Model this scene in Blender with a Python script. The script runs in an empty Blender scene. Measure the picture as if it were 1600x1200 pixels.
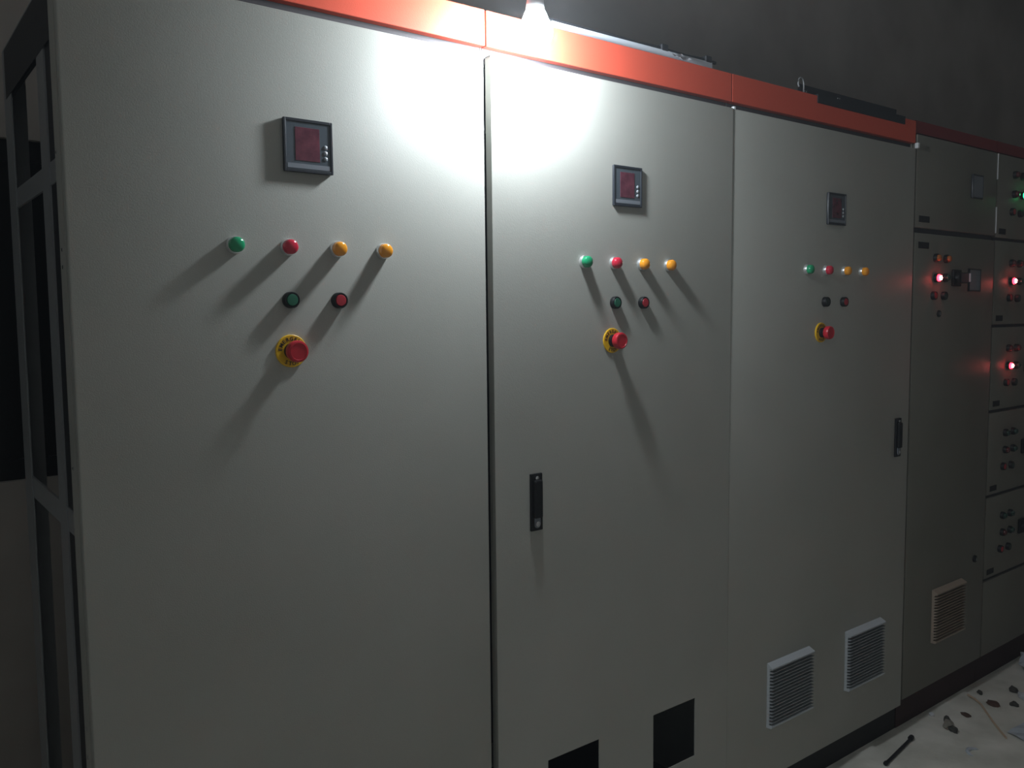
import bpy, bmesh, math, random
from mathutils import Vector, Matrix
random.seed(7)
scn = bpy.context.scene
col = scn.collection
pi = math.pi

# ------------------------------------------------------------------ camera
CZ = 1.495                                   # eye height; the cabinet fronts lie in the plane y = 0
F_PX, YAW, PITCH, ROLL = 1337.27, 0.655775, 0.080351, -0.009854
cam = bpy.data.cameras.new('camera'); cam_o = bpy.data.objects.new('camera', cam); col.objects.link(cam_o)
cam.sensor_width = 36.0; cam.sensor_fit = 'HORIZONTAL'; cam.lens = F_PX * 36.0 / 1600.0
cam.clip_start = 0.02; cam.clip_end = 100
fwd = Vector((math.sin(YAW)*math.cos(PITCH), math.cos(YAW)*math.cos(PITCH), -math.sin(PITCH)))
rgt = Vector((math.cos(YAW), -math.sin(YAW), 0)); up = rgt.cross(fwd)
r2 = rgt*math.cos(ROLL) + up*math.sin(ROLL); u2 = up*math.cos(ROLL) - rgt*math.sin(ROLL)
cam_o.matrix_world = Matrix(((r2.x, u2.x, -fwd.x, 0.0), (r2.y, u2.y, -fwd.y, -1.5), (r2.z, u2.z, -fwd.z, CZ), (0, 0, 0, 1)))
scn.camera = cam_o

# ------------------------------------------------------------------ world, exposure
world = bpy.data.worlds.new('world'); scn.world = world; world.use_nodes = True
wn = world.node_tree
bg = wn.nodes['Background']; bg.inputs['Color'].default_value = (0.01, 0.012, 0.016, 1); bg.inputs['Strength'].default_value = 0.05
scn.view_settings.view_transform = 'Standard'; scn.view_settings.look = 'None'
scn.view_settings.gamma = 1.0; scn.view_settings.exposure = 0.0
scn.view_settings.use_curve_mapping = False
scn.cycles.max_bounces = 6; scn.cycles.diffuse_bounces = 6; scn.cycles.use_light_tree = False; scn.cycles.adaptive_threshold = 0.03
LAMP = Vector((1.145, -0.102, 2.072)); LAMP_STRENGTH = 510.0
GLARE_HAZE = 0.018                                 # thin scatter, added to spread a halo of glare around the bulb

# ------------------------------------------------------------------ materials
def mat(name, color, rough=0.5, metal=0.0, spec=0.5, noise=None, bump=None, emit=None, trans=0.0, coat=0.0):
    m = bpy.data.materials.new(name); m.use_nodes = True
    nt = m.node_tree; b = nt.nodes['Principled BSDF']
    b.inputs['Base Color'].default_value = (*color, 1); b.inputs['Roughness'].default_value = rough
    b.inputs['Metallic'].default_value = metal; b.inputs['Specular IOR Level'].default_value = spec
    b.inputs['Transmission Weight'].default_value = trans; b.inputs['Coat Weight'].default_value = coat
    if noise or bump:
        tc = nt.nodes.new('ShaderNodeTexCoord')
    if noise:                                # (scale, detail, darker colour, lighter colour)
        n = nt.nodes.new('ShaderNodeTexNoise'); n.inputs['Scale'].default_value = noise[0]; n.inputs['Detail'].default_value = noise[1]
        r = nt.nodes.new('ShaderNodeValToRGB'); r.color_ramp.elements[0].position = 0.33; r.color_ramp.elements[1].position = 0.67
        r.color_ramp.elements[0].color = (*noise[2], 1); r.color_ramp.elements[1].color = (*noise[3], 1)
        nt.links.new(tc.outputs['Object'], n.inputs['Vector']); nt.links.new(n.outputs['Fac'], r.inputs['Fac'])
        nt.links.new(r.outputs['Color'], b.inputs['Base Color'])
    if bump:                                 # (scale, strength)
        n2 = nt.nodes.new('ShaderNodeTexNoise'); n2.inputs['Scale'].default_value = bump[0]; n2.inputs['Detail'].default_value = 1
        bp = nt.nodes.new('ShaderNodeBump'); bp.inputs['Strength'].default_value = bump[1]; bp.inputs['Distance'].default_value = 0.002
        nt.links.new(tc.outputs['Object'], n2.inputs['Vector']); nt.links.new(n2.outputs['Fac'], bp.inputs['Height'])
        nt.links.new(bp.outputs['Normal'], b.inputs['Normal'])
    if emit:
        b.inputs['Emission Color'].default_value = (*emit[0], 1); b.inputs['Emission Strength'].default_value = emit[1]
    return m
M = {}
M['grey_paint'] = mat('grey_paint', (.41, .41, .375), .50, spec=.35, noise=(3.0, 3, (.395, .395, .360), (.425, .425, .39)), bump=(420, .10))
M['old_paint'] = mat('old_paint', (.20, .192, .165), .5, spec=.3, noise=(4, 3, (.19, .182, .155), (.21, .202, .175)), bump=(420, .1))
M['orange_paint'] = mat('orange_paint', (.68, .095, .05), .5, spec=.35, bump=(420, .08))
M['dull_red_paint'] = mat('dull_red_paint', (.20, .022, .022), .55, spec=.3)
M['plinth_paint'] = mat('plinth_paint', (.007, .006, .006), .7)
M['red_plinth_paint'] = mat('red_plinth_paint', (.030, .006, .006), .7)
M['frame_steel'] = mat('frame_steel', (.30, .31, .32), .5, metal=.25, bump=(200, .1))
M['dark_steel'] = mat('dark_steel', (.016, .017, .021), .55, metal=.2)
M['gasket'] = mat('gasket', (.05, .045, .05), .7)
M['black_plastic'] = mat('black_plastic', (.010, .010, .011), .48, spec=.25)
M['meter_plastic'] = mat('meter_plastic', (.022, .026, .034), .35)
M['meter_face'] = mat('meter_face', (.075, .092, .11), .22, coat=.6)
M['display_red'] = mat('display_red', (.12, .03, .05), .18, coat=.8, noise=(60, 2, (.09, .022, .038), (.15, .04, .06)))
M['label_grey'] = mat('label_grey', (.20, .22, .25), .4)
M['button_grey'] = mat('button_grey', (.30, .33, .36), .25)
M['chrome'] = mat('chrome', (.8, .8, .82), .18, metal=1)
M['bezel_metal'] = mat('bezel_metal', (.78, .79, .80), .34, metal=.85)
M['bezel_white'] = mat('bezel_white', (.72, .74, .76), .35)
def lens(n, c): return mat(n, c, .12, spec=.6, trans=.0, coat=.5)
M['lens_green'] = lens('lens_green', (.012, .30, .13)); M['lens_red'] = lens('lens_red', (.55, .02, .05)); M['lens_amber'] = lens('lens_amber', (.85, .33, .02))
M['cap_green'] = mat('cap_green', (.02, .13, .075), .4); M['cap_red'] = mat('cap_red', (.42, .025, .04), .4); M['cap_dark'] = mat('cap_dark', (.02, .035, .03), .4)
M['yellow'] = mat('yellow', (.80, .47, .01), .42); M['stop_red'] = mat('stop_red', (.55, .018, .035), .33); M['ink'] = mat('ink', (.02, .012, .008), .6)
M['lit_red'] = mat('lit_red', (.8, .05, .05), .3, emit=((1, .010, .020), 26.0))
M['lit_core'] = mat('lit_core', (.9, .8, .7), .3, emit=((1, .30, .25), 50.0))
M['lit_green'] = mat('lit_green', (.05, .8, .3), .3, emit=((.008, 1, .20), 14.0))
M['lit_green_core'] = mat('lit_green_core', (.6, .9, .8), .3, emit=((.35, 1, .62), 20.0))
M['vent_white'] = mat('vent_white', (.50, .53, .56), .45)
M['vent_white_shaded'] = mat('vent_white_shaded', (.33, .35, .37), .5)  # same plastic as the vent frame, darkened to put shade on the slats
M['vent_beige'] = mat('vent_beige', (.36, .29, .23), .5)
M['vent_mesh'] = mat('vent_mesh', (.02, .021, .023), .8)
M['vent_brown'] = mat('vent_brown', (.030, .018, .013), .8)
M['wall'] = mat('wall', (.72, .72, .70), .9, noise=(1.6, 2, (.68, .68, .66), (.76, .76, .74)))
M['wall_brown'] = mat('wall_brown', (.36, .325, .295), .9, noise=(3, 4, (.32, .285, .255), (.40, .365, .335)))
M['ceiling'] = mat('ceiling', (.72, .72, .71), .9, noise=(1.2, 1, (.70, .70, .69), (.74, .74, .73)))
M['concrete'] = mat('concrete', (.80, .78, .70), .85, noise=(7, 4, (.62, .61, .54), (.86, .84, .77)), bump=(60, .4))
M['night'] = mat('night', (.002, .002, .003), .3)
M['paper'] = mat('paper', (.62, .64, .68), .7); M['pale_plastic'] = mat('pale_plastic', (.55, .6, .66), .35)
M['straw'] = mat('straw', (.62, .46, .32), .6); M['stone'] = mat('stone', (.30, .28, .24), .9); M['dark_stone'] = mat('dark_stone', (.07, .068, .06), .9)
M['rust'] = mat('rust', (.10, .055, .04), .85)
M['lamp_glow'] = mat('lamp_glow', (.9, .9, .9), .4, emit=((.85, .935, 1.0), LAMP_STRENGTH))
M['lamp_body'] = mat('lamp_body', (.85, .85, .85), .4)
M['cord'] = mat('cord', (.55, .55, .55), .6)

# ------------------------------------------------------------------ mesh helpers
class MB:
    def __init__(s): s.bm = bmesh.new()
    def box(s, x0, x1, y0, y1, z0, z1, bev=0.0, seg=2):
        b = bmesh.new(); bmesh.ops.create_cube(b, size=1)
        for v in b.verts:
            v.co = Vector(((x0+x1)/2 + v.co.x*(x1-x0), (y0+y1)/2 + v.co.y*(y1-y0), (z0+z1)/2 + v.co.z*(z1-z0)))
        if bev: bmesh.ops.bevel(b, geom=b.edges[:], offset=bev, segments=seg, affect='EDGES', profile=.5)
        return s.add(b)
    def add(s, b, mx=None):
        if mx is not None: b.transform(mx)
        t = bpy.data.meshes.new('t'); b.to_mesh(t); b.free(); s.bm.from_mesh(t); bpy.data.meshes.remove(t); return s
    def lathe(s, prof, n=28, mx=None):
        """profile of (radius, height): turned about the -Y axis (height runs out of the cabinet front)"""
        b = bmesh.new(); rings = []
        for r, h in prof:
            if r < 1e-6: rings.append([b.verts.new((0, -h, 0))])
            else: rings.append([b.verts.new((r*math.cos(2*pi*k/n), -h, r*math.sin(2*pi*k/n))) for k in range(n)])
        for a, c in zip(rings, rings[1:]):
            for k in range(n):
                k2 = (k+1) % n
                if len(a) == 1 and len(c) > 1: b.faces.new((a[0], c[k2], c[k]))
                elif len(c) == 1 and len(a) > 1: b.faces.new((a[k], a[k2], c[0]))
                elif len(a) > 1: b.faces.new((a[k], a[k2], c[k2], c[k]))
        bmesh.ops.recalc_face_normals(b, faces=b.faces[:])
        return s.add(b, mx)
    def prism(s, pts, axis, a0, a1):
        """closed polygon of 2-D points, pushed along axis ('x': pts are y,z; 'y': x,z; 'z': x,y)"""
        b = bmesh.new()
        def P(p, a): return {'x': (a, p[0], p[1]), 'y': (p[0], a, p[1]), 'z': (p[0], p[1], a)}[axis]
        A = [b.verts.new(P(p, a0)) for p in pts]; B = [b.verts.new(P(p, a1)) for p in pts]
        b.faces.new(A); b.faces.new(B[::-1])
        for k in range(len(pts)):
            k2 = (k+1) % len(pts); b.faces.new((A[k], B[k], B[k2], A[k2]))
        bmesh.ops.recalc_face_normals(b, faces=b.faces[:])
        return s.add(b)
    def tube(s, pts, r, n=8):
        b = bmesh.new(); rings = []; pts = [Vector(p) for p in pts]
        for i, p in enumerate(pts):
            d = (pts[min(i+1, len(pts)-1)] - pts[max(i-1, 0)]).normalized()
            a = d.orthogonal().normalized() if abs(d.z) > .9 else d.cross(Vector((0, 0, 1))).normalized()
            c = d.cross(a); rr = r[i] if isinstance(r, (list, tuple)) else r
            rings.append([b.verts.new(p + a*rr*math.cos(2*pi*k/n) + c*rr*math.sin(2*pi*k/n)) for k in range(n)])
        for A, B in zip(rings, rings[1:]):
            for k in range(n): b.faces.new((A[k], A[(k+1) % n], B[(k+1) % n], B[k]))
        b.faces.new(rings[0]); b.faces.new(rings[-1][::-1])
        bmesh.ops.recalc_face_normals(b, faces=b.faces[:])
        return s.add(b)
    def mesh(s, name, m, smooth=False):
        me = bpy.data.meshes.new(name); s.bm.to_mesh(me); s.bm.free(); me.materials.append(M[m] if isinstance(m, str) else m)
        if smooth:
            for p in me.polygons: p.use_smooth = True
            if smooth != 'all': me.set_sharp_from_angle(angle=math.radians(smooth if smooth is not True else 40))
        return me
    def build(s, name, m, parent=None, loc=(0, 0, 0), smooth=False):
        return obj(name, s.mesh(name, m, smooth), parent, loc)
def obj(name, me, parent=None, loc=(0, 0, 0)):
    o = bpy.data.objects.new(name, me); col.objects.link(o); o.location = loc
    if parent is not None: o.parent = parent
    return o
def tag(o, label=None, cat=None, group=None, kind=None):
    if label: o['label'] = label
    if cat: o['category'] = cat
    if group: o['group'] = group
    if kind: o['kind'] = kind
    return o
def thing(name, loc, label, cat, group=None):
    return tag(obj(name, None, None, loc), label, cat, group)
def W(z): return z + CZ                       # measured heights are relative to the eye

# ------------------------------------------------------------------ the room
XL, XR, YF, YB, ZC = -1.3, 7.6, -2.3, .85, 3.45
tag(MB().box(XL, XR, YF, YB, -.1, 0).build('floor', 'concrete'), 'grey dusty concrete floor in front of the cabinets', 'floor', kind='structure')
tag(MB().box(XL, XR, YF, YB, ZC, ZC+.1).build('ceiling', 'ceiling'), 'plain dark ceiling high above the cabinets', 'ceiling', kind='structure')
# the back wall, with an opening onto the night at the left
wx0, wx1, wz0, wz1 = -1.1, .70, W(-.388), W(.428)
wb = MB()
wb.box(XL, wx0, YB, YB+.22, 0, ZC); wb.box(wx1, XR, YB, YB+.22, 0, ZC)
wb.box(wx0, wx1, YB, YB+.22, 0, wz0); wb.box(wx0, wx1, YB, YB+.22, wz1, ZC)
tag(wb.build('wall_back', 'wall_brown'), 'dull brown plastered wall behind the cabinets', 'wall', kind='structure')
w1 = tag(MB().box(wx0, wx1, YB+.035, YB+.045, wz0, wz1).build('window_1', 'night'), 'black window opening in the wall behind the cabinets', 'window', kind='structure')
MB().box(wx0, wx0+.05, YB+.02, YB+.035, wz0, wz1).box(wx1-.05, wx1, YB+.02, YB+.035, wz0, wz1).box(wx0, wx1, YB+.02, YB+.035, wz0, wz0+.05).box(wx0, wx1, YB+.02, YB+.035, wz1-.05, wz1).build('window_frame', 'night', w1)
tag(MB().box(XL, XR, YF-.2, YF, 0, ZC).build('wall_front', 'wall'), 'grey plastered wall across the aisle', 'wall', kind='structure')
tag(MB().box(XL-.2, XL, YF, YB, 0, ZC).build('wall_left', 'wall'), 'grey plastered wall left of the aisle', 'wall', kind='structure')
tag(MB().box(XR, XR+.2, YF, YB, 0, ZC).build('wall_right', 'wall'), 'grey plastered wall at the far end of the aisle', 'wall', kind='structure')
# even scatter added through the whole room, standing in for lens glare at the bulb
vs = wn.nodes.new('ShaderNodeVolumeScatter'); vs.inputs['Density'].default_value = GLARE_HAZE; vs.inputs['Anisotropy'].default_value = .0
vs.inputs['Color'].default_value = (.86, .93, 1, 1)
wn.links.new(vs.outputs['Volume'], wn.nodes['World Output'].inputs['Volume'])

# ------------------------------------------------------------------ fittings on the doors (meshes shared between alike pieces)
R_BEZ = .0150
me_bezel = MB().lathe([(R_BEZ, 0), (R_BEZ, .0085), (.0145, .0095), (.0136, .0095), (.0136, .004), (0, .004)]).mesh('pilot_light', 'bezel_metal', 45)
def dome(r0, h0, h1, n=6):
    p = [(r0, .004), (r0, h0)]
    for k in range(1, n+1):
        a = k/n*pi/2; p.append((r0*math.cos(a) if k < n else 0, h0 + (h1-h0)*math.sin(a)))
    return p
me_lens = {k: MB().lathe(dome(.0135, .0170, .0245)).mesh('lens', 'lens_'+k, 50) for k in ('green', 'red', 'amber')}
me_btn = MB().lathe([(.0150, 0), (.0150, .011), (.0140, .013), (.0118, .013), (.0112, .008), (0, .008)]).mesh('push_button', 'black_plastic', 40)
me_cap = {k: MB().lathe([(.0108, .006), (.0108, .0125), (.010, .0135), (0, .0140)]).mesh('button_cap', 'cap_'+k, 40) for k in ('green', 'red', 'dark')}
me_stop_disc = MB().lathe([(.0300, 0), (.0300, .0035), (.0290, .0045), (.0145, .0045), (.0145, .002), (0, .002)], 48).mesh('emergency_stop', 'yellow', 40)
me_collar = MB().lathe([(.0150, .0035), (.0150, .012), (.0135, .013), (.0120, .013), (.0115, .022), (0, .022)], 32).mesh('collar', 'black_plastic', 40)
me_head = MB().lathe([(.0120, .017), (.0165, .019), (.0192, .0215), (.0200, .027), (.0200, .0330), (.0188, .0360), (.0155, .0368), (.0150, .0360), (0, .0360)], 40).mesh('mushroom_head', 'stop_red', 35)
def lettering():
    """EMERGENCY along the top of the disc, STOP along the bottom"""
    out = MB(); dg = None
    def put(ch, ang, top):
        nonlocal out
        cu = bpy.data.curves.new('ch', 'FONT'); cu.body = ch; cu.size = .0098; cu.align_x = 'CENTER'; cu.extrude = .0002; cu.offset = .00022
        o = bpy.data.objects.new('ch', cu); col.objects.link(o)
        bpy.context.view_layer.update(); d = bpy.context.evaluated_depsgraph_get()
        me = bpy.data.meshes.new_from_object(o.evaluated_get(d)); b = bmesh.new(); b.from_mesh(me)
        bpy.data.objects.remove(o); bpy.data.curves.remove(cu); bpy.data.meshes.remove(me)
        mx = Matrix.Rotation(pi/2, 4, 'X')                    # stand it up: x right, z up, facing -y
        if top: mx = Matrix.Rotation(-(ang - pi/2), 4, 'Y') @ Matrix.Translation((0, -.0047, .0190)) @ mx
        else: mx = Matrix.Rotation(-(ang + pi/2), 4, 'Y') @ Matrix.Translation((0, -.0047, -.0262)) @ mx
        out.add(b, mx)
    w = 'EMERGENCY'
    for i, ch in enumerate(w): put(ch, math.radians(172 - i*(164/(len(w)-1))), True)
    w = 'STOP'
    for i, ch in enumerate(w): put(ch, math.radians(-90 - 29 + i*19.5), False)
    return out.mesh('lettering', 'ink')
me_letters = lettering()
me_meter = MB().box(-.048, .048, -.0055, 0, -.048, .048, .0018).mesh('digital_meter', 'meter_plastic', 40)
mm = MB().box(-.048, -.0435, -.0080, -.005, -.048, .048, .0008).box(.0435, .048, -.0080, -.005, -.048, .048, .0008)
mm.box(-.0435, .0435, -.0080, -.005, .0425, .048, .0008).box(-.0435, .0435, -.0080, -.005, -.048, -.0425, .0008)
me_rim = mm.mesh('rim', 'meter_plastic')
me_face = MB().box(-.0435, .0435, -.0065, -.0052, -.0425, .0425).mesh('face_plate', 'meter_face')
me_disp = MB().box(-.0240, .0240, -.0072, -.0063, -.0300, .0300, .0004, 1).mesh('display_window', 'display_red')
me_strip = MB().box(-.0415, .0415, -.0071, -.0063, -.0410, -.0325).mesh('label_strip', 'label_grey')
me_key = MB().lathe([(.0042, .006), (.0042, .0068), (.0032, .0078), (0, .0082)], 16).mesh('key', 'button_grey', 50)

def pilot(par, x, z, colour):
    o = obj('pilot_light', me_bezel, par, (x, 0, z)); obj('lens', me_lens[colour], o); o['label'] = colour + ' indicator lamp'; return o
def pushb(par, x, z, colour):
    o = obj('push_button', me_btn, par, (x, 0, z)); obj('button_cap', me_cap[colour], o); o['label'] = {'green': 'green', 'red': 'red', 'dark': 'dark'}[colour] + ' push button in a black collar'; return o
def estop(par, x, z):
    o = obj('emergency_stop', me_stop_disc, par, (x, 0, z)); o['label'] = 'red mushroom stop button on a yellow disc'
    obj('collar', me_collar, o); obj('mushroom_head', me_head, o); obj('lettering', me_letters, o); return o
def meter(par, x, z, s=1.0):
    o = obj('digital_meter', me_meter, par, (x, 0, z)); o.scale = (s, 1, s)
    obj('rim', me_rim, o); obj('face_plate', me_face, o); obj('display_window', me_disp, o, (-.002, 0, .003)); obj('label_strip', me_strip, o)
    for k in range(3): obj('key', me_key, o, (.0335, 0, .001 - k*.0105))
    return o
def handle(par, x, z):
    o = MB().box(-.0170, .0170, -.007, 0, -.066, .066, .0015).build('door_handle', 'black_plastic', par, (x, 0, z)); o['label'] = 'flush black swing handle'
    MB().box(-.0120, .0120, -.016, -.0065, -.036, .052, .004).build('lever', 'black_plastic', o)
    MB().lathe([(.0050, .007), (.0050, .0095), (.003, .0105), (0, .0105)], 16).build('bolt', 'chrome', o, (0, 0, .056), smooth=40)
    pts = [(-.0085, .0130), (-.0085, -.004)] + [(-.0085*math.cos(a), -.004 - .0085*math.sin(a)) for a in [pi*k/8 for k in range(1, 8)]] + [(.0085, -.004), (.0085, .0130)]
    MB().prism(pts, 'y', -.0095, -.0068).build('lock_plate', 'label_grey', o, (0, 0, -.0470), smooth=40)
    MB().lathe([(.0062, .0095), (.0062, .0110), (.004, .0112), (.0035, .0100), (0, .0100)], 16).build('key_cylinder', 'chrome', o, (0, 0, -.0500), smooth=40)
    return o
def slat_mesh(w, m, pitch):
    # a louvre blade: its face slopes in and down, its ends show as teeth
    return MB().prism([(0, 0), (-.0120, 0), (-.0120, -pitch*.16), (-.0015, -pitch*.58), (0, -pitch*.58)], 'x', -w/2, w/2).mesh('slat', m)
def vent(par, x0, x1, z0, z1, frame_m, mesh_m, n=17):
    w, h = x1-x0, z1-z0
    o = MB().box(-w/2+.001, w/2-.001, -.0085, 0, -h/2+.001, h/2-.004).build('vent_grille', mesh_m, par, ((x0+x1)/2, 0, (z0+z1)/2)); o['label'] = 'square louvred ventilation grille'
    f = MB()
    f.prism([(0, h/2), (-.021, h/2-.010), (-.021, h/2-.0135), (0, h/2-.0150)], 'x', -w/2, w/2)
    f.prism([(0, -h/2), (-.017, -h/2+.001), (-.021, -h/2+.006), (-.021, -h/2+.010), (0, -h/2+.010)], 'x', -w/2, w/2)
    f.box(-w/2+.0006, -w/2+.004, -.0090, 0, -h/2, h/2-.004); f.box(w/2-.004, w/2-.0006, -.0090, 0, -h/2, h/2-.004)
    f.build('frame', frame_m, o)
    top, bot = h/2-.0145, -h/2+.010; p = (top-bot)/n
    sm = slat_mesh(w-.002, 'vent_white_shaded' if frame_m == 'vent_white' else frame_m, p)
    for k in range(n): obj('slat', sm, o, (0, -.0084, top-k*p))
    return o

# ------------------------------------------------------------------ the three grey cabinets
DEP = .57
Z_D0, Z_D1 = W(-1.402), W(.549)               # door bottom and top
def door(par, x0, x1, z0, z1, m, holes=(), t=.020, name='door', y=0.0):
    """folded sheet door, front skin at y, with real cut-outs"""
    d = MB(); sk = .002
    xs = sorted({x0, x1, *[v for h in holes for v in h[:2]]}); zs = sorted({z0, z1, *[v for h in holes for v in h[2:]]})
    b = bmesh.new(); g = {}
    def V(x, z):
        if (x, z) not in g: g[(x, z)] = b.verts.new((x, y, z))
        return g[(x, z)]
    for xa, xb in zip(xs, xs[1:]):
        for za, zb in zip(zs, zs[1:]):
            cx, cz = (xa+xb)/2, (za+zb)/2
            if any(h[0] < cx < h[1] and h[2] < cz < h[3] for h in holes): continue
            b.faces.new((V(xa, za), V(xb, za), V(xb, zb), V(xa, zb)))
    if not holes:
        b.free(); d.box(x0, x1, y, y+t, z0, z1, .0028, 3)
    else:
        ex = bmesh.ops.extrude_face_region(b, geom=b.faces[:])
        bmesh.ops.translate(b, vec=(0, sk, 0), verts=[e for e in ex['geom'] if isinstance(e, bmesh.types.BMVert)])
        bmesh.ops.recalc_face_normals(b, faces=b.faces[:])
        d.add(b)
        for a in ((x0, x0+sk, z0, z1), (x1-sk, x1, z0, z1), (x0, x1, z0, z0+sk), (x0, x1, z1-sk, z1)): d.box(a[0], a[1], y+sk, y+t, a[2], a[3])
    return d.build(name, m, par, smooth=30)

def cabinet(x0, x1, dx0, dx1, label, open_side=False, holes=()):
    c = thing('control_cabinet', (0, 0, 0), label, 'cabinet', 'grey control cabinets with orange header strips')
    c.location = ((x0+x1)/2, 0, 0); L = lambda x: x - (x0+x1)/2
    a, b = L(x0), L(x1)
    MB().box(a+.002, b-.002, .022, DEP-.02, 0, .088).build('plinth', 'plinth_paint', c)
    door(c, L(dx0), L(dx1), Z_D0, Z_D1, 'grey_paint', [(L(h[0]), L(h[1]), h[2], h[3]) for h in holes], y=-.0016 if holes else 0)
    MB().box(a+.001, b-.001, .003, .023, W(.567), W(.641), .0015).build('header_panel', 'orange_paint', c)['label'] = 'orange painted header strip'
    MB().box(a+.002, b-.002, .022, .050, W(.535), W(.575)).build('gasket_channel', 'gasket', c)
    zr = W(.549) if open_side else W(.641)
    MB().box(a, b, .0235, DEP, zr-.004, zr).build('roof', 'frame_steel', c)
    MB().box(a+.003, b-.003, .024, DEP-.004, .088, .100).build('base_tray', 'dark_steel', c)
    if not open_side:
        MB().box(a, a+.002, .024, DEP, .10, W(.636)).build('side_panel', 'grey_paint', c)
        MB().box(a+.002, b-.002, DEP-.002, DEP, .10, W(.636)).build('back_panel', 'grey_paint', c)
        MB().box(b-.002, b, .024, DEP, .10, W(.636)).build('side_panel', 'grey_paint', c)
        MB().box(a+.05, b-.05, DEP-.12, DEP-.117, .25, W(.5)).build('mounting_plate', 'dark_steel', c)
    else:
        zt = W(.5448)
        MB().box(a, a+.003, .021, .066, .10, zt).box(a+.003, a+.045, .021, .024, .10, zt).build('corner_post', 'grey_paint', c, smooth=30)
        MB().box(a+.0030, a+.0060, .0661, .126, .10, zt).build('post_web', 'dark_steel', c)
        MB().box(a, a+.003, .1265, .190, .10, zt).box(a+.003, a+.026, .187, .190, .10, zt).build('support_post', 'frame_steel', c)
        MB().box(a, a+.003, .487, DEP, .10, zt).box(a+.003, a+.040, DEP-.003, DEP, .10, zt).build('angle_post', 'frame_steel', c)
        MB().box(b-.003, b, .445, DEP, .10, zt).box(b-.040, b-.003, DEP-.003, DEP, .10, zt).build('angle_post', 'frame_steel', c)
        MB().box(b-.003, b, .021, .12, .10, zt).build('support_post', 'frame_steel', c)
        MB().box(a-.0006, a-.0001, .067, DEP-.030, W(.448), W(.5445)).box(a+.0031, a+.008, .190, DEP-.004, W(.448), W(.5445)).build('header_rail', 'dark_steel', c)
        MB().box(a+.002, a+.005, .070, .500, W(.224), W(.262)).box(a+.0005, a+.002, .070, .500, W(.224), W(.229)).build('cross_rail', 'frame_steel', c)
        MB().box(a+.002, a+.005, .050, .500, W(-.365), W(-.322)).box(a+.0005, a+.002, .050, .500, W(-.327), W(-.322)).build('cross_rail', 'frame_steel', c)
        MB().box(a+.003, b-.003, DEP-.006, DEP-.003, .10, .22).build('base_rail', 'frame_steel', c)
        me = MB().lathe([(.0035, 0), (.0035, .0018), (0, .0024)], 10).mesh('screw', 'chrome', 40)
        for y, z in ((.042, W(.112)), (.043, W(.084)), (.050, W(.268)), (.046, W(-.245)), (.047, W(-.74)), (.047, W(-.69))):
            s = obj('screw', me, c, (a, y, z)); s.rotation_euler = (0, 0, -pi/2)
    return c, L

c1, L = cabinet(.277, 1.0945, .277, 1.0868, 'nearest grey control cabinet with an open left side frame', True)
for k, q in enumerate(('green', 'red', 'amber', 'amber')): pilot(c1, L((.541, .640, .738, .836)[k]), W(.1275), q)
pushb(c1, L(.641), W(.0315), 'green'); pushb(c1, L(.738), W(.0310), 'red'); estop(c1, L(.640), W(-.062)); meter(c1, L(.6835), W(.3120))

holes2 = [(1.250, 1.415, W(-1.216), W(-1.053)), (1.610, 1.775, W(-1.216), W(-1.051))]
c2, L = cabinet(1.0965, 1.9125, 1.1040, 1.9122, 'middle grey control cabinet with two square holes low in its door', False, holes2)
for k, q in enumerate(('green', 'red', 'amber', 'amber')): pilot(c2, L((1.369, 1.466, 1.561, 1.658)[k]), W(.1225), q)
pushb(c2, L(1.468), W(.0275), 'green'); pushb(c2, L(1.565), W(.0275), 'red'); estop(c2, L(1.460), W(-.064)); meter(c2, L(1.5095), W(.3075))
handle(c2, L(1.2175), W(-.4265))

c3, L = cabinet(1.9135, 2.8930, 1.9138, 2.8895, 'farthest of the grey control cabinets, with two pale louvred grilles')
for k, q in enumerate(('green', 'red', 'amber', 'amber')): pilot(c3, L((2.266, 2.366, 2.467, 2.567)[k]), W(.1270), q)
pushb(c3, L(2.363), W(.0310), 'dark'); pushb(c3, L(2.463), W(.0310), 'red'); estop(c3, L(2.345), W(-.0625)); meter(c3, L(2.4125), W(.3135))
handle(c3, L(2.8130), W(-.430))
vent(c3, L(2.101), L(2.316), W(-1.238), W(-1.040), 'vent_white', 'vent_mesh'); vent(c3, L(2.519), L(2.736), W(-1.242), W(-1.043), 'vent_white', 'vent_mesh')
o = MB().box(-.006, .006, -.002, .010, -.008, .010, .0015).build('corner_cap', 'bezel_white', c3, (L(2.8865), -.010, W(.556))); o['label'] = 'small white corner cap'
o = MB().box(-.004, .004, -.0015, .008, -.003, .004, .001).build('corner_cap', 'bezel_white', c3, (L(1.921), 0, W(.551))); o['label'] = 'small white corner cap'

# ------------------------------------------------------------------ the older switchgear beyond
OZ0, OZ1 = W(-1.385), W(.598)
me_obez = MB().lathe([(.0150, 0), (.0150, .010), (.0140, .012), (.0120, .012), (.0120, .006), (0, .006)], 20).mesh('pilot_light', 'black_plastic', 40)
M['old_green'] = lens('old_green', (.008, .04, .028)); M['old_red'] = lens('old_red', (.09, .012, .013)); M['old_amber'] = lens('old_amber', (.36, .10, .015))
me_olens = {k: MB().lathe(dome(.0116, .016, .023), 20).mesh('lens', 'old_'+k, 50) for k in ('green', 'red', 'amber')}
me_lit = {k: MB().lathe([(.0120, .010), (.0120, .016), (.0100, .019), (.0080, .0195)], 20).mesh('lens', 'lit_'+k, 50) for k in ('red', 'green')}
me_core = {'red': MB().lathe([(.0082, .0190), (.0070, .0225), (.004, .0240), (0, .0245)], 20).mesh('lamp_core', 'lit_core', 60),
           'green': MB().lathe([(.0082, .0190), (.0070, .0225), (.004, .0240), (0, .0245)], 20).mesh('lamp_core', 'lit_green_core', 60)}
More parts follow.
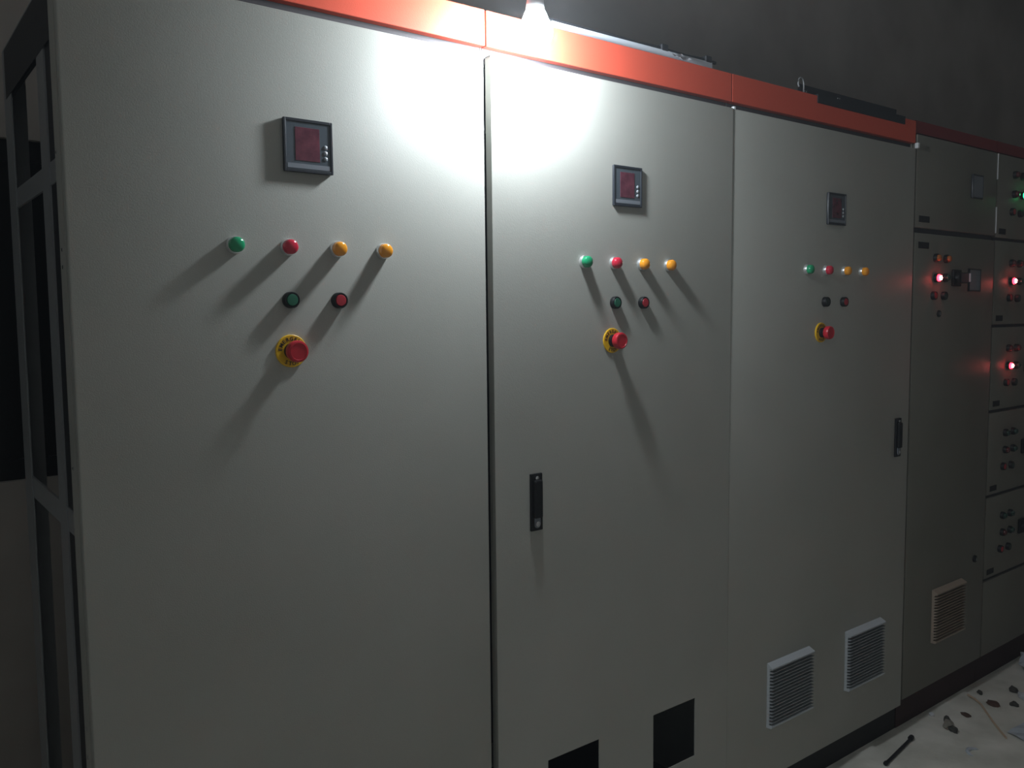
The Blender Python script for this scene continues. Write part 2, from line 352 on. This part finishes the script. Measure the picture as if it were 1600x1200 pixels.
me_plate = MB().box(-.036, .036, -.002, 0, -.011, .011, .0006, 1).mesh('name_plate', 'black_plastic')
me_rbase = MB().box(-.030, .030, -.010, 0, -.030, .030, .003).mesh('rotary_switch', 'black_plastic')
me_rdial = MB().lathe([(.022, .009), (.022, .020), (.019, .024), (0, .024)], 24).mesh('dial', 'black_plastic', 40)
me_rgrip = MB().box(-.0065, .0065, -.052, -.022, -.019, .019, .003).mesh('grip', 'black_plastic')
me_rtip = MB().box(-.0060, .0060, -.058, -.051, -.016, .016, .002).mesh('grip_tip', 'button_grey')
def opilot(par, x, z, colour, lit=False):
    o = obj('pilot_light', me_obez, par, (x, 0, z)); o['label'] = ('glowing ' if lit else 'unlit ') + colour + ' indicator lamp'
    if lit: obj('lens', me_lit[colour], o); obj('lamp_core', me_core[colour], o)
    else: obj('lens', me_olens[colour], o)
    return o
def rotary(par, x, z):
    o = obj('rotary_switch', me_rbase, par, (x, 0, z)); o['label'] = 'black rotary switch'
    obj('dial', me_rdial, o); obj('grip', me_rgrip, o); obj('grip_tip', me_rtip, o); return o
def old_cabinet(x0, x1, label):
    c = thing('switchgear_cabinet', ((x0+x1)/2, 0, 0), label, 'cabinet', 'older switchgear cabinets'); L = lambda x: x - (x0+x1)/2
    a, b = L(x0), L(x1)
    MB().box(a, b, .020, DEP, 0, .108).build('plinth', 'red_plinth_paint', c)
    MB().box(a, b, .016, DEP, .1085, W(.590)).build('body', 'old_paint', c)
    MB().box(a, b, .006, .030, W(.604), W(.645), .001).build('header_panel', 'dull_red_paint', c)['label'] = 'dark red header strip'
    MB().box(a, b, .020, DEP, W(.591), W(.6435)).build('roof', 'dark_steel', c)
    return c, L
o1, L = old_cabinet(2.8950, 3.5070, 'older cabinet with one glowing red lamp beside a rotary switch')
door(o1, L(2.8985), L(3.5040), W(.286), OZ1, 'old_paint', t=.016, name='door')
door(o1, L(2.8985), L(3.5040), OZ0, W(.268), 'old_paint', t=.016, name='door')
MB().box(L(2.897), L(3.505), .012, .0159, W(.268), W(.286)).build('door_gasket', 'gasket', o1)
m_ = obj('panel_meter', me_meter, o1, (L(3.338), 0, W(.457))); m_.scale = (.86, 1, .9); obj('rim', me_rim, m_); obj('face_plate', MB().box(-.0435, .0435, -.0065, -.0052, -.0425, .0425).mesh('face_plate', 'label_grey'), m_)
m_ = obj('panel_meter', me_meter, o1, (L(3.338), 0, W(.113))); m_.scale = (.97, 1, .87); obj('rim', me_rim, m_); obj('face_plate', MB().box(-.0435, .0435, -.0065, -.0052, -.0425, .0425).mesh('face_plate', 'label_grey'), m_)
obj('name_plate', me_plate, o1, (L(2.957), 0, W(.316))); obj('name_plate', me_plate, o1, (L(2.958), 0, W(.227)))
opilot(o1, L(3.043), W(.186), 'amber'); opilot(o1, L(3.117), W(.185), 'amber'); opilot(o1, L(3.048), W(.116), 'red', True); opilot(o1, L(3.112), W(.118), 'green')
pushb(o1, L(3.032), W(.054), 'red'); pushb(o1, L(3.106), W(.054), 'dark')
rotary(o1, L(3.195), W(.118))
q = MB().lathe([(.012, 0), (.012, .005), (.010, .007), (0, .007)], 16).build('key_lock', 'black_plastic', o1, (L(3.078), 0, W(-.010)), smooth=40); MB().box(-.002, .002, -.009, -.0068, -.006, .006).build('slot', 'chrome', q)
q = MB().lathe([(.014, 0), (.014, .006), (.011, .008), (0, .008)], 16).build('key_lock', 'black_plastic', o1, (L(3.423), 0, W(-.966)), smooth=40); MB().box(-.002, .002, -.010, -.0078, -.006, .006).build('slot', 'chrome', q)
vent(o1, L(3.094), L(3.322), W(-1.223), W(-1.023), 'vent_beige', 'vent_brown', 16)

o2, L = old_cabinet(3.5080, 4.1600, 'rightmost older cabinet of stacked compartments with glowing green and red lamps')
zs = [W(.598), W(.275), W(-.061), W(-.397), W(-.736), W(-1.074), OZ0]
for k in range(6):
    za, zb = zs[k+1] + (.006 if k < 5 else 0), zs[k] - (.006 if k else 0)
    door(o2, L(3.5130), L(4.155), za, zb, 'old_paint', t=.016, name='compartment_door')
    if k < 5:
        MB().box(L(3.509), L(4.158), .010, .0159, zs[k+1]-.0058, zs[k+1]+.0058).build('door_gasket', 'gasket', o2)
        b_ = zs[k+1]
        obj('name_plate', me_plate, o2, (L(3.565), 0, b_+.030)).scale = (.8, 1, 1)
        if k == 0:
            opilot(o2, L(3.656), b_+.254, 'red'); opilot(o2, L(3.724), b_+.254, 'red'); opilot(o2, L(3.727), b_+.179, 'green', True); opilot(o2, L(3.655), b_+.179, 'red')
        else:
            opilot(o2, L(3.652), b_+.246, 'red' if k < 3 else 'green'); opilot(o2, L(3.722), b_+.246, 'red' if k < 3 else 'green')
            opilot(o2, L(3.656), b_+.176, 'red', k < 3); opilot(o2, L(3.724), b_+.176, 'green')
        pushb(o2, L(3.640), b_+.110, 'red'); pushb(o2, L(3.712), b_+.108, 'dark'); rotary(o2, L(3.838), b_+.174)
for za, zb in ((W(.500), W(.597)), (W(.296), W(.395))):  # pale pieces stand in for light catching the door edge
    MB().box(L(3.5085), L(3.5115), -.002, .004, za, zb).build('edge_glint', 'bezel_white', o2)['label'] = 'thin pale strip standing in for light on the door edge'

# ------------------------------------------------------------------ the bare bulb hung in front of the header strip
lp = thing('hanging_bulb', LAMP, 'glaring white bulb hanging close in front of the orange header strip', 'lamp')
def zlathe(prof, n=28):
    m = MB(); m.lathe(prof, n, Matrix.Rotation(-pi/2, 4, 'X')); return m   # axis up
rb = .036
prof = [(0, -rb)] + [(rb*math.sin(a), -rb*math.cos(a)) for a in [pi*k/14 for k in range(1, 11)]] + [(.022, .037), (.0190, .043)]
zlathe(prof).build('bulb', 'lamp_glow', lp, smooth=60)
zlathe([(0, .041), (.0200, .041), (.0175, .064), (.0135, .070), (0, .070)]).build('bulb_base', 'lamp_body', lp, smooth=40)
zlathe([(0, .062), (.0160, .062), (.0170, .070), (.0170, .098), (.0120, .108), (.004, .114), (0, .114)]).build('socket', 'black_plastic', lp, smooth=40)
top = ZC - LAMP.z
MB().tube([(0, 0, .110), (.002, .001, .4), (-.001, .002, .9), (0, 0, top-.02)], .003).build('cord', 'cord', lp, smooth=60)
zlathe([(0, top-.03), (.02, top-.03), (.04, top-.008), (.042, top), (0, top)]).build('ceiling_rose', 'lamp_body', lp, smooth=40)

# ------------------------------------------------------------------ bits lying on top of the cabinets
ZR = W(.6412)
t = thing('cable_trunking', (1.60, .038, ZR), 'pale strip of trunking with a dark cable, on top of the middle cabinet', 'trunking')
MB().box(-.30, .26, -.012, .012, 0, .025, .002).build('channel', 'pale_plastic', t)
MB().tube([(-.30 + .58*k/10, -.002 + .002*math.sin(k*1.7), .0295 + .0015*math.sin(k*2.3)) for k in range(11)], .0045).build('cable', 'dark_steel', t, smooth=60)
for x in (.075, .245): MB().box(x-.012, x+.012, -.0125, .0125, .021, .040, .003).build('clip', 'dark_steel', t)
p = bmesh.new(); g = [[p.verts.new((-.032+.016*i, -.012+.012*j, .004+.004*math.sin(i*1.9+j)+.004*j)) for j in range(3)] for i in range(5)]
for i in range(4):
    for j in range(2): p.faces.new((g[i][j], g[i+1][j], g[i+1][j+1], g[i][j+1]))
bmesh.ops.solidify(p, geom=p.faces[:], thickness=.0012); pm = MB(); pm.add(p)
s_ = pm.build('paper_scrap', 'paper', None, (1.712, .012, ZR+.0035)); tag(s_, 'little white paper scrap on the edge of the middle cabinet top', 'paper'); s_.rotation_euler = (.35, 0, 0)
me = pm = None
t = thing('angle_bar', (2.545, .010, ZR), 'dark steel angle bar lying along the top of the farthest orange header strip', 'metal bar')
MB().prism([(-.010, -.020), (-.008, -.022), (-.0075, .0005), (.050, .0005), (.050, .0035), (-.010, .0035)], 'x', -.235, .270).build('flange', 'dark_steel', t)
MB().prism([(.030, .0035), (.033, .0035), (.033, .036), (.030, .036)], 'x', -.275, .285).build('web', 'dark_steel', t)
for x, z in ((-.250, .014), (-.072, .018), (.258, .012)):
    q = MB().lathe([(.006, 0), (.006, .004), (.0035, .004), (.0035, .010), (0, .010)], 6).build('bolt', 'chrome', t, (x, .030, z))
t = thing('metal_hook', (2.287, .034, ZR), 'small pale hook standing up at the left end of the dark angle bar', 'hook')
MB().box(-.038, .010, -.010, .010, 0, .003, .001).build('foot', 'frame_steel', t)
MB().tube([(0, 0, .002), (0, 0, .030)] + [(-.014+.014*math.cos(a), 0, .036+.016*math.sin(a)) for a in [pi*1.25*k/9 for k in range(10)]], .0024).build('hook', 'frame_steel', t, smooth=60)
w_ = MB().tube([(-.06, 0, .004), (-.02, .004, .008), (.03, .003, .013), (.10, .006, .012), (.17, .004, .004)], .0018, 6).build('wire_end', 'paper', None, (3.56, .05, W(.6435)), smooth=60)
tag(w_, 'thin pale wire end lying on the older cabinets', 'wire')

# ------------------------------------------------------------------ litter on the floor
def blob(name, m, loc, sx, sy, sz, label, cat, seed, group=None, rough=.28, sub=2):
    b = bmesh.new(); bmesh.ops.create_icosphere(b, subdivisions=sub, radius=1); rnd = random.Random(seed)
    for v in b.verts:
        k = 1 + rnd.uniform(-rough, rough); v.co = Vector((v.co.x*sx*k, v.co.y*sy*k, max(v.co.z*k, -.55)*sz))
    zmin = min(v.co.z for v in b.verts)
    for v in b.verts: v.co.z -= zmin
    mb = MB(); mb.add(b); o = mb.build(name, m, None, (loc[0], loc[1], 0)); o.rotation_euler = (0, 0, rnd.uniform(0, 6)); return tag(o, label, cat, group)
t = thing('dark_rod', (2.737, -.0765, 0), 'short dark rod with a knobbed end lying on the floor', 'rod')
d = Vector((2.844-2.630, -.061+.092, 0)); d.normalize(); hl = .108
MB().tube([(-d.x*hl, -d.y*hl, .006), (d.x*hl, d.y*hl, .006)], .0055).build('shank', 'dark_steel', t, smooth=40)
MB().tube([(d.x*hl, d.y*hl, .009), (d.x*(hl+.016), d.y*(hl+.016), .009)], .009).build('knob', 'dark_steel', t, smooth=40)
MB().tube([(-d.x*(hl+.010), -d.y*(hl+.010), .0075), (-d.x*hl, -d.y*hl, .0075)], .0075).build('knob', 'dark_steel', t, smooth=40)
tag(MB().tube([(3.346, -.027, .012), (3.335, -.058, .010), (3.313, -.092, .006), (3.262, -.135, .004), (3.19, -.195, .004), (3.117, -.262, .004)], .0034).build('straw_wire', 'straw', smooth=60), 'pale bent strand of wire lying on the floor', 'wire')
blob('crumpled_bag', 'pale_plastic', (3.80, -.125), .095, .06, .055, 'crumpled whitish plastic bag at the foot of the older cabinets', 'plastic bag', 3, rough=.22, sub=3)
b = bmesh.new(); pts = [(0, 0, .002), (.20, -.02, .006), (.22, -.20, .002), (-.06, -.17, .003)]
b.faces.new([b.verts.new(p) for p in pts]); bmesh.ops.subdivide_edges(b, edges=b.edges[:], cuts=4, use_grid_fill=True)
for v in b.verts: v.co.z += .004*abs(math.sin(v.co.x*37+v.co.y*29))
bmesh.ops.solidify(b, geom=b.faces[:], thickness=.0012); mb = MB(); mb.add(b)
tag(mb.build('plastic_sheet', 'pale_plastic', None, (3.165, -.245, .0015)), 'flat bluish sheet of plastic on the floor near the pale wire', 'plastic sheet')
blob('stone_chip', 'paper', (3.088, -.015), .010, .008, .008, 'tiny white chip on the floor beside the plinth shadow', 'stone', 11, 'stone chips on the floor')
blob('stone_chip', 'stone', (3.052, -.092), .030, .018, .014, 'largest tan stone lump on the floor, between two dark ones', 'stone', 12, 'stone chips on the floor')
blob('stone_chip', 'dark_stone', (3.085, -.073), .014, .011, .013, 'dark pebble behind the tan stone lump', 'stone', 13, 'stone chips on the floor')
blob('stone_chip', 'dark_stone', (3.030, -.122), .017, .012, .012, 'dark pebble in front of the tan stone lump', 'stone', 14, 'stone chips on the floor')
blob('stone_chip', 'rust', (3.355, -.115), .024, .016, .010, 'rusty brown lump just right of the pale wire', 'stone', 15, 'stone chips on the floor')
blob('stone_chip', 'dark_stone', (3.421, -.040), .020, .010, .007, 'flat dark chip on the floor above the pale wire', 'stone', 16, 'stone chips on the floor')
blob('stone_chip', 'dark_stone', (3.412, -.170), .016, .013, .010, 'dark pebble at the right, beyond the rusty lump', 'stone', 17, 'stone chips on the floor')
blob('stone_chip', 'dark_stone', (3.535, -.115), .018, .013, .014, 'dark pebble near the small white scrap at the right edge', 'stone', 18, 'stone chips on the floor')
blob('stone_chip', 'rust', (3.190, -.090), .020, .014, .005, 'flat brownish flake between the stones and the pale wire', 'stone', 19, 'stone chips on the floor')
blob('paper_ball', 'paper', (3.505, -.165), .030, .018, .014, 'small white scrap at the right edge of the floor', 'paper', 20)
mb = MB().tube([(2.935+.030*math.cos(a), -.246+.030*math.sin(a), .003) for a in [pi*.1+pi*.9*k/8 for k in range(9)]], [.001, .004, .006, .007, .007, .007, .006, .004, .001])
tag(mb.build('plastic_offcut', 'pale_plastic', smooth=60), 'curved pale plastic offcut lying on the bare floor', 'plastic scrap')
